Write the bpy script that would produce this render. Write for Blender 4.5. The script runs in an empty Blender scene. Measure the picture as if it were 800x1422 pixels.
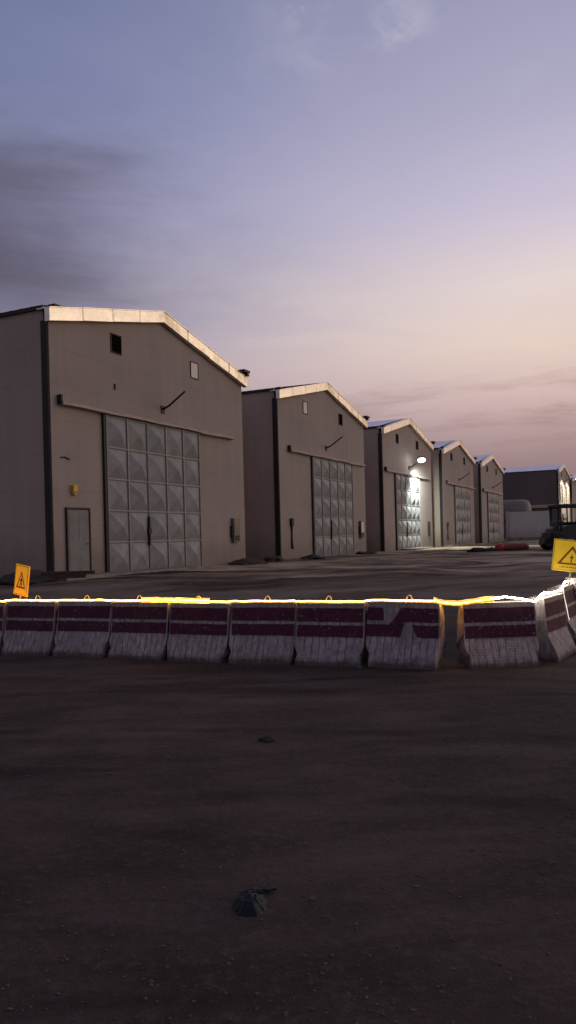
import bpy, bmesh, math, random
from mathutils import Vector, Matrix, noise, Euler

SC = bpy.context.scene
COL = SC.collection
random.seed(7)
R = math.radians


def lin(r, g, b):
    def f(c):
        c /= 255.0
        return c / 12.92 if c <= 0.04045 else ((c + 0.055) / 1.055) ** 2.4
    return (f(r), f(g), f(b), 1.0)


# ------------------------------------------------------------------ mesh builder
class MB:
    def __init__(s):
        s.v, s.f, s.m, s.sm = [], [], [], []

    def face(s, pts, m=0, smooth=False):
        b = len(s.v)
        s.v += [tuple(p) for p in pts]
        s.f.append(tuple(range(b, b + len(pts))))
        s.m.append(m)
        s.sm.append(smooth)

    def add(s, verts, faces, m=0, smooth=False):
        b = len(s.v)
        s.v += [tuple(p) for p in verts]
        for f in faces:
            s.f.append(tuple(i + b for i in f))
            s.m.append(m)
            s.sm.append(smooth)

    def box(s, x0, x1, y0, y1, z0, z1, m=0):
        v = [(x0, y0, z0), (x1, y0, z0), (x1, y1, z0), (x0, y1, z0), (x0, y0, z1), (x1, y0, z1), (x1, y1, z1), (x0, y1, z1)]
        s.add(v, [(0, 3, 2, 1), (4, 5, 6, 7), (0, 1, 5, 4), (1, 2, 6, 5), (2, 3, 7, 6), (3, 0, 4, 7)], m)

    def prism_xz(s, poly, y0, y1, m=0):
        """polygon in x,z (counter-clockwise seen from -y) extruded along y"""
        n = len(poly)
        v = [(x, y0, z) for x, z in poly] + [(x, y1, z) for x, z in poly]
        f = [tuple(range(n)), tuple(range(2 * n - 1, n - 1, -1))]
        for i in range(n):
            j = (i + 1) % n
            f.append((j, i, n + i, n + j))
        s.add(v, f, m)

    def tube(s, path, r, n=8, m=0, smooth=True, caps=True):
        path = [Vector(p) for p in path]
        rings = []
        k = len(path)
        up0 = Vector((0, 0, 1))
        for i, p in enumerate(path):
            t = (path[min(i + 1, k - 1)] - path[max(i - 1, 0)]).normalized()
            u = t.cross(up0)
            if u.length < 1e-3:
                u = t.cross(Vector((0, 1, 0)))
            u.normalize()
            w = u.cross(t)
            rr = r[i] if isinstance(r, (list, tuple)) else r
            rings.append([p + u * math.cos(a) * rr + w * math.sin(a) * rr for a in [2 * math.pi * q / n for q in range(n)]])
        v = [q for ring in rings for q in ring]
        f = []
        for i in range(k - 1):
            for q in range(n):
                a, b = i * n + q, i * n + (q + 1) % n
                f.append((a, b, b + n, a + n))
        s.add(v, f, m, smooth)
        if caps:
            s.add(rings[0], [tuple(range(n - 1, -1, -1))], m)
            s.add(rings[-1], [tuple(range(n))], m)

    def cyl(s, a, b, r, n=20, m=0):
        s.tube([a, b], r, n, m)

    def build(s, name, mats, parent=None, bevel=0.0):
        me = s.mesh(name, mats)
        return link(name, me, parent, bevel)

    def mesh(s, name, mats):
        me = bpy.data.meshes.new(name)
        me.from_pydata(s.v, [], s.f)
        if not isinstance(mats, (list, tuple)):
            mats = [mats]
        for m in mats:
            me.materials.append(m)
        for p, mi, sm in zip(me.polygons, s.m, s.sm):
            p.material_index = mi
            p.use_smooth = sm
        bm = bmesh.new()
        bm.from_mesh(me)
        bmesh.ops.remove_doubles(bm, verts=bm.verts, dist=1e-5)
        bmesh.ops.recalc_face_normals(bm, faces=bm.faces)
        bm.to_mesh(me)
        bm.free()
        me.update()
        return me


def link(name, me, parent=None, bevel=0.0):
    o = bpy.data.objects.new(name, me)
    COL.objects.link(o)
    if parent:
        o.parent = parent
    if bevel:
        b = o.modifiers.new('bevel', 'BEVEL')
        b.width = bevel
        b.segments = 2
        b.limit_method = 'ANGLE'
    return o


def tag(o, label=None, cat=None, group=None, kind=None):
    if label:
        o['label'] = label
    if cat:
        o['category'] = cat
    if group:
        o['group'] = group
    if kind:
        o['kind'] = kind
    return o


def empty(name, loc, rz=0.0, label=None, cat=None, group=None):
    o = bpy.data.objects.new(name, None)
    o.empty_display_size = 0.2
    COL.objects.link(o)
    o.location = loc
    o.rotation_euler = (0, 0, rz)
    return tag(o, label, cat, group)


# ------------------------------------------------------------------ node helper
class NT:
    def __init__(s, tree):
        s.t = tree
        s.n, s.l = tree.nodes, tree.links

    def new(s, typ, **kw):
        nd = s.n.new(typ)
        for k, v in kw.items():
            setattr(nd, k, v)
        return nd

    def put(s, sock, val):
        if isinstance(val, bpy.types.NodeSocket):
            s.l.new(val, sock)
        else:
            sock.default_value = val

    def math(s, op, a, b=0.0, c=0.0, clamp=False):
        nd = s.new('ShaderNodeMath', operation=op, use_clamp=clamp)
        s.put(nd.inputs[0], a)
        s.put(nd.inputs[1], b)
        s.put(nd.inputs[2], c)
        return nd.outputs[0]

    def mul(s, a, b): return s.math('MULTIPLY', a, b)
    def plus(s, a, b): return s.math('ADD', a, b)
    def sub(s, a, b): return s.math('SUBTRACT', a, b)

    def step(s, x, e0, e1):
        nd = s.new('ShaderNodeMapRange', interpolation_type='SMOOTHSTEP')
        s.put(nd.inputs[0], x)
        s.put(nd.inputs[1], e0)
        s.put(nd.inputs[2], e1)
        nd.inputs[3].default_value = 0.0
        nd.inputs[4].default_value = 1.0
        return nd.outputs[0]

    def mix(s, f, a, b, blend='MIX'):
        nd = s.new('ShaderNodeMix', data_type='RGBA', blend_type=blend)
        s.put(nd.inputs[0], f)
        s.put(nd.inputs[6], a)
        s.put(nd.inputs[7], b)
        return nd.outputs[2]

    def noise(s, vec, scale, detail=4.0, rough=0.55, dist=0.0):
        nd = s.new('ShaderNodeTexNoise')
        if vec is not None:
            s.l.new(vec, nd.inputs['Vector'])
        nd.inputs['Scale'].default_value = scale
        nd.inputs['Detail'].default_value = detail
        nd.inputs['Roughness'].default_value = rough
        nd.inputs['Distortion'].default_value = dist
        return nd.outputs[0]

    def map(s, vec, scale=(1, 1, 1), loc=(0, 0, 0), rot=(0, 0, 0)):
        nd = s.new('ShaderNodeMapping')
        s.l.new(vec, nd.inputs[0])
        s.put(nd.inputs[1], loc)
        nd.inputs[2].default_value = rot
        nd.inputs[3].default_value = scale
        return nd.outputs[0]

    def ramp(s, f, stops, interp='LINEAR'):
        nd = s.new('ShaderNodeValToRGB')
        cr = nd.color_ramp
        cr.interpolation = interp
        while len(cr.elements) < len(stops):
            cr.elements.new(0.5)
        for e, (p, c) in zip(cr.elements, stops):
            e.position = p
            e.color = c
        s.put(nd.inputs[0], f)
        return nd.outputs[0]

    def bump(s, h, strength=0.3, dist=0.02, normal=None):
        nd = s.new('ShaderNodeBump')
        nd.inputs['Strength'].default_value = strength
        nd.inputs['Distance'].default_value = dist
        s.l.new(h, nd.inputs['Height'])
        if normal is not None:
            s.l.new(normal, nd.inputs['Normal'])
        return nd.outputs[0]


def material(name):
    m = bpy.data.materials.new(name)
    m.use_nodes = True
    t = NT(m.node_tree)
    b = m.node_tree.nodes['Principled BSDF']
    tc = t.new('ShaderNodeTexCoord')
    return m, t, b, tc


def simple(name, col, rough=0.6, metal=0.0, var=0.25, scale=6.0, bump=0.15, bdist=0.01, spec=0.4, dirt=None):
    m, t, b, tc = material(name)
    o = tc.outputs['Object']
    n = t.noise(o, scale, 6, 0.6)
    n2 = t.noise(o, scale * 7, 4, 0.6)
    f = t.plus(t.mul(n, 0.7), t.mul(n2, 0.3))
    c = t.ramp(f, [(0.3, tuple(x * (1 - var) for x in col[:3]) + (1,)), (0.7, tuple(min(1, x * (1 + var)) for x in col[:3]) + (1,))])
    if dirt:
        c = t.mix(t.mul(t.step(t.noise(o, scale * 0.6, 6, 0.65), 0.5, 0.72), dirt[1]), c, dirt[0])
    t.put(b.inputs['Base Color'], c)
    b.inputs['Metallic'].default_value = metal
    b.inputs['Specular IOR Level'].default_value = spec
    t.put(b.inputs['Roughness'], t.plus(t.mul(n2, 0.25), rough - 0.12))
    if bump:
        t.put(b.inputs['Normal'], t.bump(f, bump, bdist))
    return m


def emit(name, col, strength):
    m, t, b, tc = material(name)
    b.inputs['Base Color'].default_value = (0.5, 0.5, 0.5, 1)
    b.inputs['Emission Color'].default_value = col
    n = t.noise(tc.outputs['Object'], 9.0, 3, 0.6)
    t.put(b.inputs['Emission Strength'], t.mul(t.plus(t.mul(n, 1.2), 0.4), strength))
    return m


# ------------------------------------------------------------------ facade materials
def wall_mat(name, c0, c1, seams=True):
    m, t, b, tc = material(name)
    o = tc.outputs['Object']
    oi = t.new('ShaderNodeObjectInfo')
    cmb = t.new('ShaderNodeCombineXYZ')
    t.put(cmb.inputs[0], t.mul(oi.outputs['Random'], 60.0))
    t.put(cmb.inputs[2], t.mul(oi.outputs['Random'], 23.0))
    v = t.new('ShaderNodeVectorMath', operation='ADD')
    t.l.new(o, v.inputs[0])
    t.l.new(cmb.outputs[0], v.inputs[1])
    vo = v.outputs[0]
    big = t.noise(vo, 0.35, 5, 0.6)
    fine = t.noise(vo, 9.0, 5, 0.65)
    streak = t.noise(t.map(vo, (3.0, 3.0, 0.16)), 1.0, 5, 0.6)
    f = t.plus(t.plus(t.mul(big, 0.5), t.mul(fine, 0.15)), t.mul(streak, 0.35))
    c = t.ramp(f, [(0.32, c0), (0.68, c1)])
    sep = t.new('ShaderNodeSeparateXYZ')
    t.l.new(o, sep.inputs[0])
    z = sep.outputs[2]
    # splash dirt at the foot of the wall
    zz = t.plus(z, t.mul(t.sub(t.noise(vo, 1.1, 4, 0.6), 0.5), 1.6))
    foot = t.sub(1.0, t.step(zz, 0.0, 1.6))
    c = t.mix(t.mul(foot, 0.45), c, (0.12, 0.085, 0.06, 1))
    hgt = t.mul(fine, 0.3)
    if seams:
        # horizontal panel joints every 1.05 m and faint ribs
        fr = t.math('FRACT', t.math('DIVIDE', z, 1.06))
        line = t.sub(1.0, t.step(t.math('ABSOLUTE', t.sub(fr, 0.5)), 0.0, 0.012))
        c = t.mix(t.mul(line, 0.34), c, (0.10, 0.08, 0.07, 1))
        hgt = t.sub(hgt, t.mul(line, 0.8))
        fx = t.math('FRACT', t.mul(t.plus(sep.outputs[0], sep.outputs[1]), 0.335))
        vl = t.sub(1.0, t.step(t.math('ABSOLUTE', t.sub(fx, 0.5)), 0.0, 0.006))
        run = t.mul(t.step(t.noise(t.map(vo, (5.0, 5.0, 0.09)), 1.0, 4, 0.6), 0.60, 0.76), 0.25)
        c = t.mix(run, c, (0.13, 0.095, 0.075, 1))
        c = t.mix(t.mul(vl, 0.10), c, (0.12, 0.09, 0.08, 1))
    t.put(b.inputs['Base Color'], c)
    b.inputs['Roughness'].default_value = 0.75
    b.inputs['Specular IOR Level'].default_value = 0.25
    t.put(b.inputs['Normal'], t.bump(hgt, 0.25, 0.02))
    return m


M = {}
M['facade'] = wall_mat('plaster_facade', (0.25, 0.212, 0.196, 1), (0.345, 0.295, 0.275, 1))
M['side'] = wall_mat('side_sheet', (0.36, 0.285, 0.235, 1), (0.46, 0.37, 0.31, 1))  # warm tint holds the amber rope light on the side walls
M['dark'] = simple('dark_steel', (0.018, 0.013, 0.012), 0.6, 0.0, 0.3)
M['black'] = simple('black_opening', (0.003, 0.003, 0.003), 0.9, 0.0, 0.3, bump=0, spec=0.03)
M['pale'] = simple('pale_board_and_glint', (0.62, 0.58, 0.55), 0.5, 0.0, 0.1)
M['fascia'] = simple('cream_flashing', (0.84, 0.78, 0.70), 0.36, 0.72, 0.2, 1.6, 0.5, 0.06, dirt=((0.36, 0.25, 0.15, 1), 0.75))
M['roof'] = simple('roof_sheet', (0.82, 0.78, 0.86), 0.5, 0.1, 0.12, 1.5, 0.1)
M['steel'] = simple('grey_door_steel', (0.225, 0.23, 0.24), 0.52, 0.0, 0.28, 2.2, 0.12, 0.01, spec=0.3, dirt=((0.17, 0.14, 0.12, 1), 0.5))
M['door_dark'] = simple('dull_door_paint', (0.15, 0.16, 0.17), 0.45, 0.0, 0.25, 2.5, 0.1, 0.01, spec=0.3, dirt=((0.10, 0.08, 0.07, 1), 0.5))
M['rib'] = simple('door_frame_steel', (0.23, 0.23, 0.235), 0.5, 0.0, 0.2, 3.0, 0.1)
M['rail'] = simple('rail_hood', (0.33, 0.27, 0.25), 0.5, 0.2, 0.25, 2.0, 0.3, 0.03)
M['cabinet'] = simple('cabinet_green', (0.10, 0.115, 0.095), 0.4, 0.2, 0.25)
M['glass'] = simple('dark_glass', (0.03, 0.035, 0.032), 0.12, 0.0, 0.2, bump=0, spec=0.6)
M['yellow'] = simple('yellow_plastic', (0.60, 0.36, 0.015), 0.5)
M['concrete'] = simple('slab_concrete', (0.21, 0.175, 0.15), 0.85, 0.0, 0.3, 2.5, 0.4, 0.03, dirt=((0.07, 0.05, 0.04, 1), 0.7))
M['lens'] = emit('flood_lens', (0.92, 1.0, 0.94, 1), 26.0)
M['whitewall'] = wall_mat('white_wall', (0.46, 0.41, 0.42, 1), (0.56, 0.51, 0.52, 1), False)

# ------------------------------------------------------------------ ground
H_EYE = 1.65
ROW0 = Vector((-4.37, 11.8))
ROWN = Vector((0.362, 0.932))


def sstep(a, b, x):
    t = max(0.0, min(1.0, (x - a) / (b - a)))
    return t * t * (3 - 2 * t)


def ground_base(x, y):
    e = (x - ROW0.x) * ROWN.x + (y - ROW0.y) * ROWN.y
    z = 0.6 * sstep(0.2, 8.6, e)
    return z


def ground_z(x, y):
    z = ground_base(x, y)
    d = math.hypot(x, y)
    e = (x - ROW0.x) * ROWN.x + (y - ROW0.y) * ROWN.y
    if d < 160:
        p = Vector((x, y, 0.0))
        k = 1.0 - sstep(80, 150, d)
        rough = sstep(0.6, 3.5, e)
        s = (x + 6.92) * 0.901 - (y - 23.0) * 0.434     # distance out from the facades
        near_wall = sstep(0.2, 2.5, s)
        z += k * 0.022 * noise.fractal(p * 0.5, 1.0, 2.0, 3)
        z += k * 0.010 * noise.fractal(p * 2.3, 1.0, 2.0, 3) * (1 - 0.6 * sstep(20, 60, d))
        z += k * rough * near_wall * 0.13 * max(-0.25, noise.fractal(Vector((x * 0.22, y * 0.35, 3.1)), 1.0, 2.0, 4) + 0.02)
        if d < 13:
            z += 0.006 * noise.fractal(p * 9.0, 0.9, 2.0, 3)
    return z


def axis(dense, step, lim, grow):
    a, st = [0.0], step
    while a[-1] < lim:
        if a[-1] > dense:
            st *= grow
        a.append(a[-1] + st)
    return a


def make_ground():
    ax = axis(5.0, 0.07, 2500, 1.045)
    xs = [-v for v in reversed(ax[1:])] + ax
    ay = axis(12.0, 0.055, 3000, 1.035)
    by = axis(0.2, 0.2, 300, 1.35)
    ys = [-v + 1.2 for v in reversed(by[1:])] + [v + 1.2 for v in ay]
    nx, ny = len(xs), len(ys)
    v = [(x, y, ground_z(x, y)) for y in ys for x in xs]
    f = [(j * nx + i, j * nx + i + 1, (j + 1) * nx + i + 1, (j + 1) * nx + i) for j in range(ny - 1) for i in range(nx - 1)]
    me = bpy.data.meshes.new('ground')
    me.from_pydata(v, [], f)
    me.polygons.foreach_set('use_smooth', [True] * len(f))
    m, t, b, tc = material('packed_earth')
    o = tc.outputs['Object']
    sep = t.new('ShaderNodeSeparateXYZ')
    t.l.new(o, sep.inputs[0])
    big = t.noise(o, 0.28, 6, 0.62, 0.6)
    mid = t.noise(t.map(o, (0.7, 2.2, 1)), 0.9, 6, 0.62, 0.3)
    fine = t.noise(o, 16.0, 6, 0.7)
    grit = t.noise(o, 70.0, 3, 0.7)
    c = t.ramp(t.plus(t.mul(big, 0.5), t.mul(mid, 0.5)), [(0.36, (0.032, 0.021, 0.017, 1)), (0.5, (0.060, 0.040, 0.034, 1)), (0.64, (0.100, 0.071, 0.060, 1))])
    c = t.mix(t.mul(t.step(fine, 0.45, 0.75), 0.4), c, (0.125, 0.098, 0.088, 1))
    c = t.mix(t.mul(t.step(grit, 0.62, 0.74), 0.45), c, (0.16, 0.135, 0.125, 1))
    c = t.mix(t.mul(t.step(t.noise(o, 34.0, 3, 0.6), 0.6, 0.72), 0.4), c, (0.028, 0.020, 0.019, 1))
    # dark damp patches and wheel streaks along the site road
    dk = t.step(t.noise(t.map(o, (0.33, 1.35, 1), rot=(0, 0, R(-14))), 0.75, 6, 0.62, 0.4), 0.54, 0.68)
    c = t.mix(t.mul(dk, 0.7), c, (0.018, 0.013, 0.012, 1))
    # wheel tracks curving past the barriers
    rx = t.math('SQRT', t.plus(t.math('POWER', t.plus(sep.outputs[0], 4.0), 2.0), t.math('POWER', t.plus(sep.outputs[1], 22.0), 2.0)))
    rx = t.plus(rx, t.mul(t.sub(t.noise(o, 0.5, 3, 0.5), 0.5), 0.9))
    trk = 0.0
    for r0 in (27.2, 28.9, 30.6, 31.4):
        trk = t.plus(trk, t.sub(1.0, t.step(t.math('ABSOLUTE', t.sub(rx, r0)), 0.03, 0.17)))
    trk = t.mul(trk, t.step(t.noise(o, 0.9, 4, 0.6), 0.38, 0.62))
    c = t.mix(t.mul(trk, 0.6), c, (0.020, 0.014, 0.014, 1))
    # paler streaked earth behind the barriers, in front of the warehouses
    e = t.plus(t.mul(t.sub(sep.outputs[0], ROW0.x), ROWN.x), t.mul(t.sub(sep.outputs[1], ROW0.y), ROWN.y))
    far = t.step(e, 0.8, 14.0)
    c2 = t.ramp(t.noise(t.map(o, (0.16, 0.42, 1)), 0.9, 7, 0.68, 0.6), [(0.40, (0.032, 0.022, 0.014, 1)), (0.49, (0.20, 0.142, 0.090, 1)), (0.60, (0.42, 0.325, 0.24, 1))])
    c = t.mix(far, c, c2)
    t.put(b.inputs['Base Color'], c)
    b.inputs['Roughness'].default_value = 0.95
    b.inputs['Specular IOR Level'].default_value = 0.15
    h = t.plus(t.plus(t.mul(fine, 0.6), t.mul(grit, 0.25)), t.mul(mid, 0.5))
    t.put(b.inputs['Normal'], t.bump(h, 0.75, 0.035))
    me.materials.append(m)
    o = link('ground', me)
    tag(o, kind='structure')


make_ground()


def make_gravel():
    m = simple('gravel_stone', (0.10, 0.078, 0.07), 0.9, 0.0, 0.45, 30.0, 0.3)
    mb = MB()
    ico = bmesh.new()
    bmesh.ops.create_icosphere(ico, subdivisions=1, radius=1.0)
    iv = [v.co.copy() for v in ico.verts]
    iff = [tuple(v.index for v in f.verts) for f in ico.faces]
    ico.free()
    rnd = random.Random(3)
    for i in range(5200):
        y = 1.9 + 9.0 * rnd.random() ** 1.5
        x = rnd.uniform(-1, 1) * (0.45 * y + 0.4)
        if (x - ROW0.x) * ROWN.x + (y - ROW0.y) * ROWN.y > -0.1:
            continue
        r = 0.0025 + 0.006 * rnd.random() ** 2 + (0.008 * rnd.random() if rnd.random() < 0.015 else 0)
        e = Euler((rnd.random() * 6, rnd.random() * 6, rnd.random() * 6)).to_matrix()
        sc = Vector((rnd.uniform(0.8, 1.5), rnd.uniform(0.7, 1.1), rnd.uniform(0.5, 0.8)))
        z = ground_z(x, y) + r * 0.25
        mb.add([(e @ (v * r * rnd.uniform(0.85, 1.15))) * sc + Vector((x, y, z)) for v in iv], iff)
    me = bpy.data.meshes.new('gravel')
    me.from_pydata(mb.v, [], mb.f)
    me.materials.append(m)
    tag(link('gravel', me), kind='stuff', label='small loose stones scattered over the dark earth in front of the barriers', cat='gravel')


make_gravel()

# ------------------------------------------------------------------ warehouses
P0 = Vector((-6.92, 23.0))
DIR = Vector((0.4337, 0.9011))
RZ = math.atan2(DIR.y, DIR.x)
GZ = 0.6
CACHE = {}


def cached(key, fn):
    if key not in CACHE:
        CACHE[key] = fn()
    return CACHE[key]


def wh_meshes(W, E, RH, D, key):
    X = W * 0.49                      # ridge
    Fh = 0.36

    def slope(x):
        return E + (RH - E) * (x / X if x < X else (W - x) / (W - X))

    def facade():
        mb = MB()
        mb.prism_xz([(0, -0.4), (W, -0.4), (W, E), (X, RH), (0, E)], 0.0, 0.2)
        return mb.mesh('facade_wall', M['facade'])

    def sidew(x0, x1):
        def f():
            mb = MB()
            mb.box(x0, x1, 0.205, D, -0.4, E + 0.47)
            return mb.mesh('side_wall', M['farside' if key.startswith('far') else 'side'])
        return f

    def back():
        mb = MB()
        mb.prism_xz([(0.2, -0.4), (W - 0.2, -0.4), (W - 0.2, E + .46), (X, RH + .36), (0.2, E + .46)], D - 0.2, D - 0.01)
        return mb.mesh('back_wall', M['side'])

    def roof():
        mb = MB()
        n = 36
        # trapezoidal sheet: alternate low and high strips along the depth
        for a, b in (((-0.04, E + 0.49), (X, RH + 0.40)), ((X, RH + 0.40), (W + 0.04, E + 0.49))):
            y = 0.21
            k = 0
            while y < D - 0.02:
                y2 = min(y + (0.34 if k % 2 == 0 else 0.08), D)
                dz = 0.0 if k % 2 == 0 else 0.010
                mb.add([(a[0], y, a[1] + dz), (b[0], y, b[1] + dz), (b[0], y2, b[1] + dz), (a[0], y2, a[1] + dz)], [(0, 1, 2, 3)])
                if k % 2:
                    for yy in (y, y2):
                        mb.add([(a[0], yy, a[1]), (b[0], yy, b[1]), (b[0], yy, b[1] + dz), (a[0], yy, a[1] + dz)], [(0, 1, 2, 3)])
                y = y2
                k += 1
        return mb.mesh('roof', M['roof'])

    def fascia():
        mb = MB()
        rnd = random.Random(11)
        for xa, xb in ((-0.16, X), (X, W + 0.16)):
            n = 4
            for i in range(n):
                g = 0.012
                a = xa + (xb - xa) * i / n + (g if i else 0)
                b = xa + (xb - xa) * (i + 1) / n - (g if i < n - 1 else 0)

                def zz(x):
                    return E + (RH - E) * (x / X if xb <= X + 1e-6 else (W - x) / (W - X))
                j = rnd.uniform(-0.012, 0.012)
                yo = rnd.uniform(-0.012, 0.012)
                mb.prism_xz([(a, zz(a) - 0.02 + j), (b, zz(b) - 0.02 - j), (b, zz(b) + Fh), (a, zz(a) + Fh + j)], -0.2 + yo, -0.008)
                # folded cap over the roof edge
                mb.prism_xz([(a, zz(a) + Fh + j + .003), (b, zz(b) + Fh + .003), (b, zz(b) + Fh + .03), (a, zz(a) + Fh + .03 + j)], -0.22 + yo, 0.30)
        return mb.mesh('fascia', M['fascia'])

    def gutter(side):
        def f():
            mb = MB()
            if side < 0:
                mb.box(-0.07, -0.004, 0.21, D, E + 0.36, E + 0.475)
                mb.box(0.22, 0.70, -0.05, 0.19, E + 0.475, E + 0.56)
            else:
                mb.box(W + 0.004, W + 0.2, -0.30, D, E + 0.40, E + 0.50)
                mb.box(W - 0.42, W + 0.1, -0.40, 0.19, E + 0.505, E + 0.60)
            return mb.mesh('gutter', M['dark'])
        return f

    def verge():
        mb = MB()
        mb.prism_xz([(0.2, E), (W - 0.2, E), (W - 0.2, E + .46), (X, RH + .36), (0.2, E + .46)], 0.206, 0.25)
        return mb.mesh('verge_board', M['dark'])

    def post(side):
        def f():
            mb = MB()
            if side < 0:
                mb.box(-0.05, 0.006, 0.03, 0.27, -0.4, E + 0.02)
            else:
                mb.box(W - 0.006, W + 0.04, 0.03, 0.2, -0.4, E + 0.02)
            return mb.mesh('corner_post', M['dark'])
        return f

    k = key
    return dict(
        facade_wall=cached(k + 'fw', facade), side_l=cached(k + 'sl', sidew(0.0, 0.2)), side_r=cached(k + 'sr', sidew(W - 0.2, W)),
        back=cached(k + 'bk', back), roof=cached(k + 'rf', roof), fascia=cached(k + 'fa', fascia),
        verge=cached(k + 'vg', verge), gl=cached(k + 'gl', gutter(-1)), gr=cached(k + 'gr', gutter(1)), pl=cached(k + 'pl', post(-1)), pr=cached(k + 'pr', post(1)), X=X)


def leaf_mesh(x0, cols, cw, rows, rh):
    mb = MB()
    rnd = random.Random(int(x0 * 10))
    y = -0.06
    for c in range(cols):
        for r in range(rows):
            a, b = x0 + c * cw, x0 + (c + 1) * cw
            z0, z1 = 0.02 + r * rh, 0.02 + (r + 1) * rh
            t = 0.035
            a2, b2, z02, z12 = a + t, b - t, z0 + t, z1 - t
            d = 0.17 + rnd.uniform(-0.05, 0.03)
            ap = ((a + b) / 2 + rnd.uniform(-.02, .02), y - d, (z0 + z1) / 2 + rnd.uniform(-.03, .03))
            q = [(a2, y, z02), (b2, y, z02), (b2, y, z12), (a2, y, z12)]
            for i in range(4):
                mb.face([q[i], q[(i + 1) % 4], ap], 0)
            # flat border of the cell
            o = [(a, y, z0), (b, y, z0), (b, y, z1), (a, y, z1)]
            for i in range(4):
                j = (i + 1) % 4
                mb.face([o[i], o[j], q[j], q[i]], 0)
    X1 = x0 + cols * cw
    Z1 = 0.02 + rows * rh
    for c in range(cols + 1):
        xx = x0 + c * cw
        mb.box(max(x0, xx - 0.03), min(X1, xx + 0.03), y - 0.05, y + 0.001, 0.02, Z1, 1)
    for r in range(rows + 1):
        zz = 0.02 + r * rh
        mb.box(x0 + .004, X1 - .004, y - 0.042, y + 0.002, max(0.02, zz - 0.022), min(Z1, zz + 0.022), 1)
    mb.box(x0 + .002, X1 - .002, y + 0.003, y + 0.045, 0.022, Z1 - .002, 1)
    return mb.mesh('door_leaf', [M['steel'], M['rib']])


def frame_rect(mb, x0, x1, z0, z1, w, y0, y1, m=0):
    mb.box(x0, x0 + w, y0, y1, z0, z1, m)
    mb.box(x1 - w, x1, y0, y1, z0, z1, m)
    mb.box(x0 + w, x1 - w, y0, y1, z0, z0 + w, m)
    mb.box(x0 + w, x1 - w, y0, y1, z1 - w, z1, m)


M['farside'] = wall_mat('far_dark_side', (0.10, 0.085, 0.080, 1), (0.15, 0.125, 0.115, 1), False)


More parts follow.
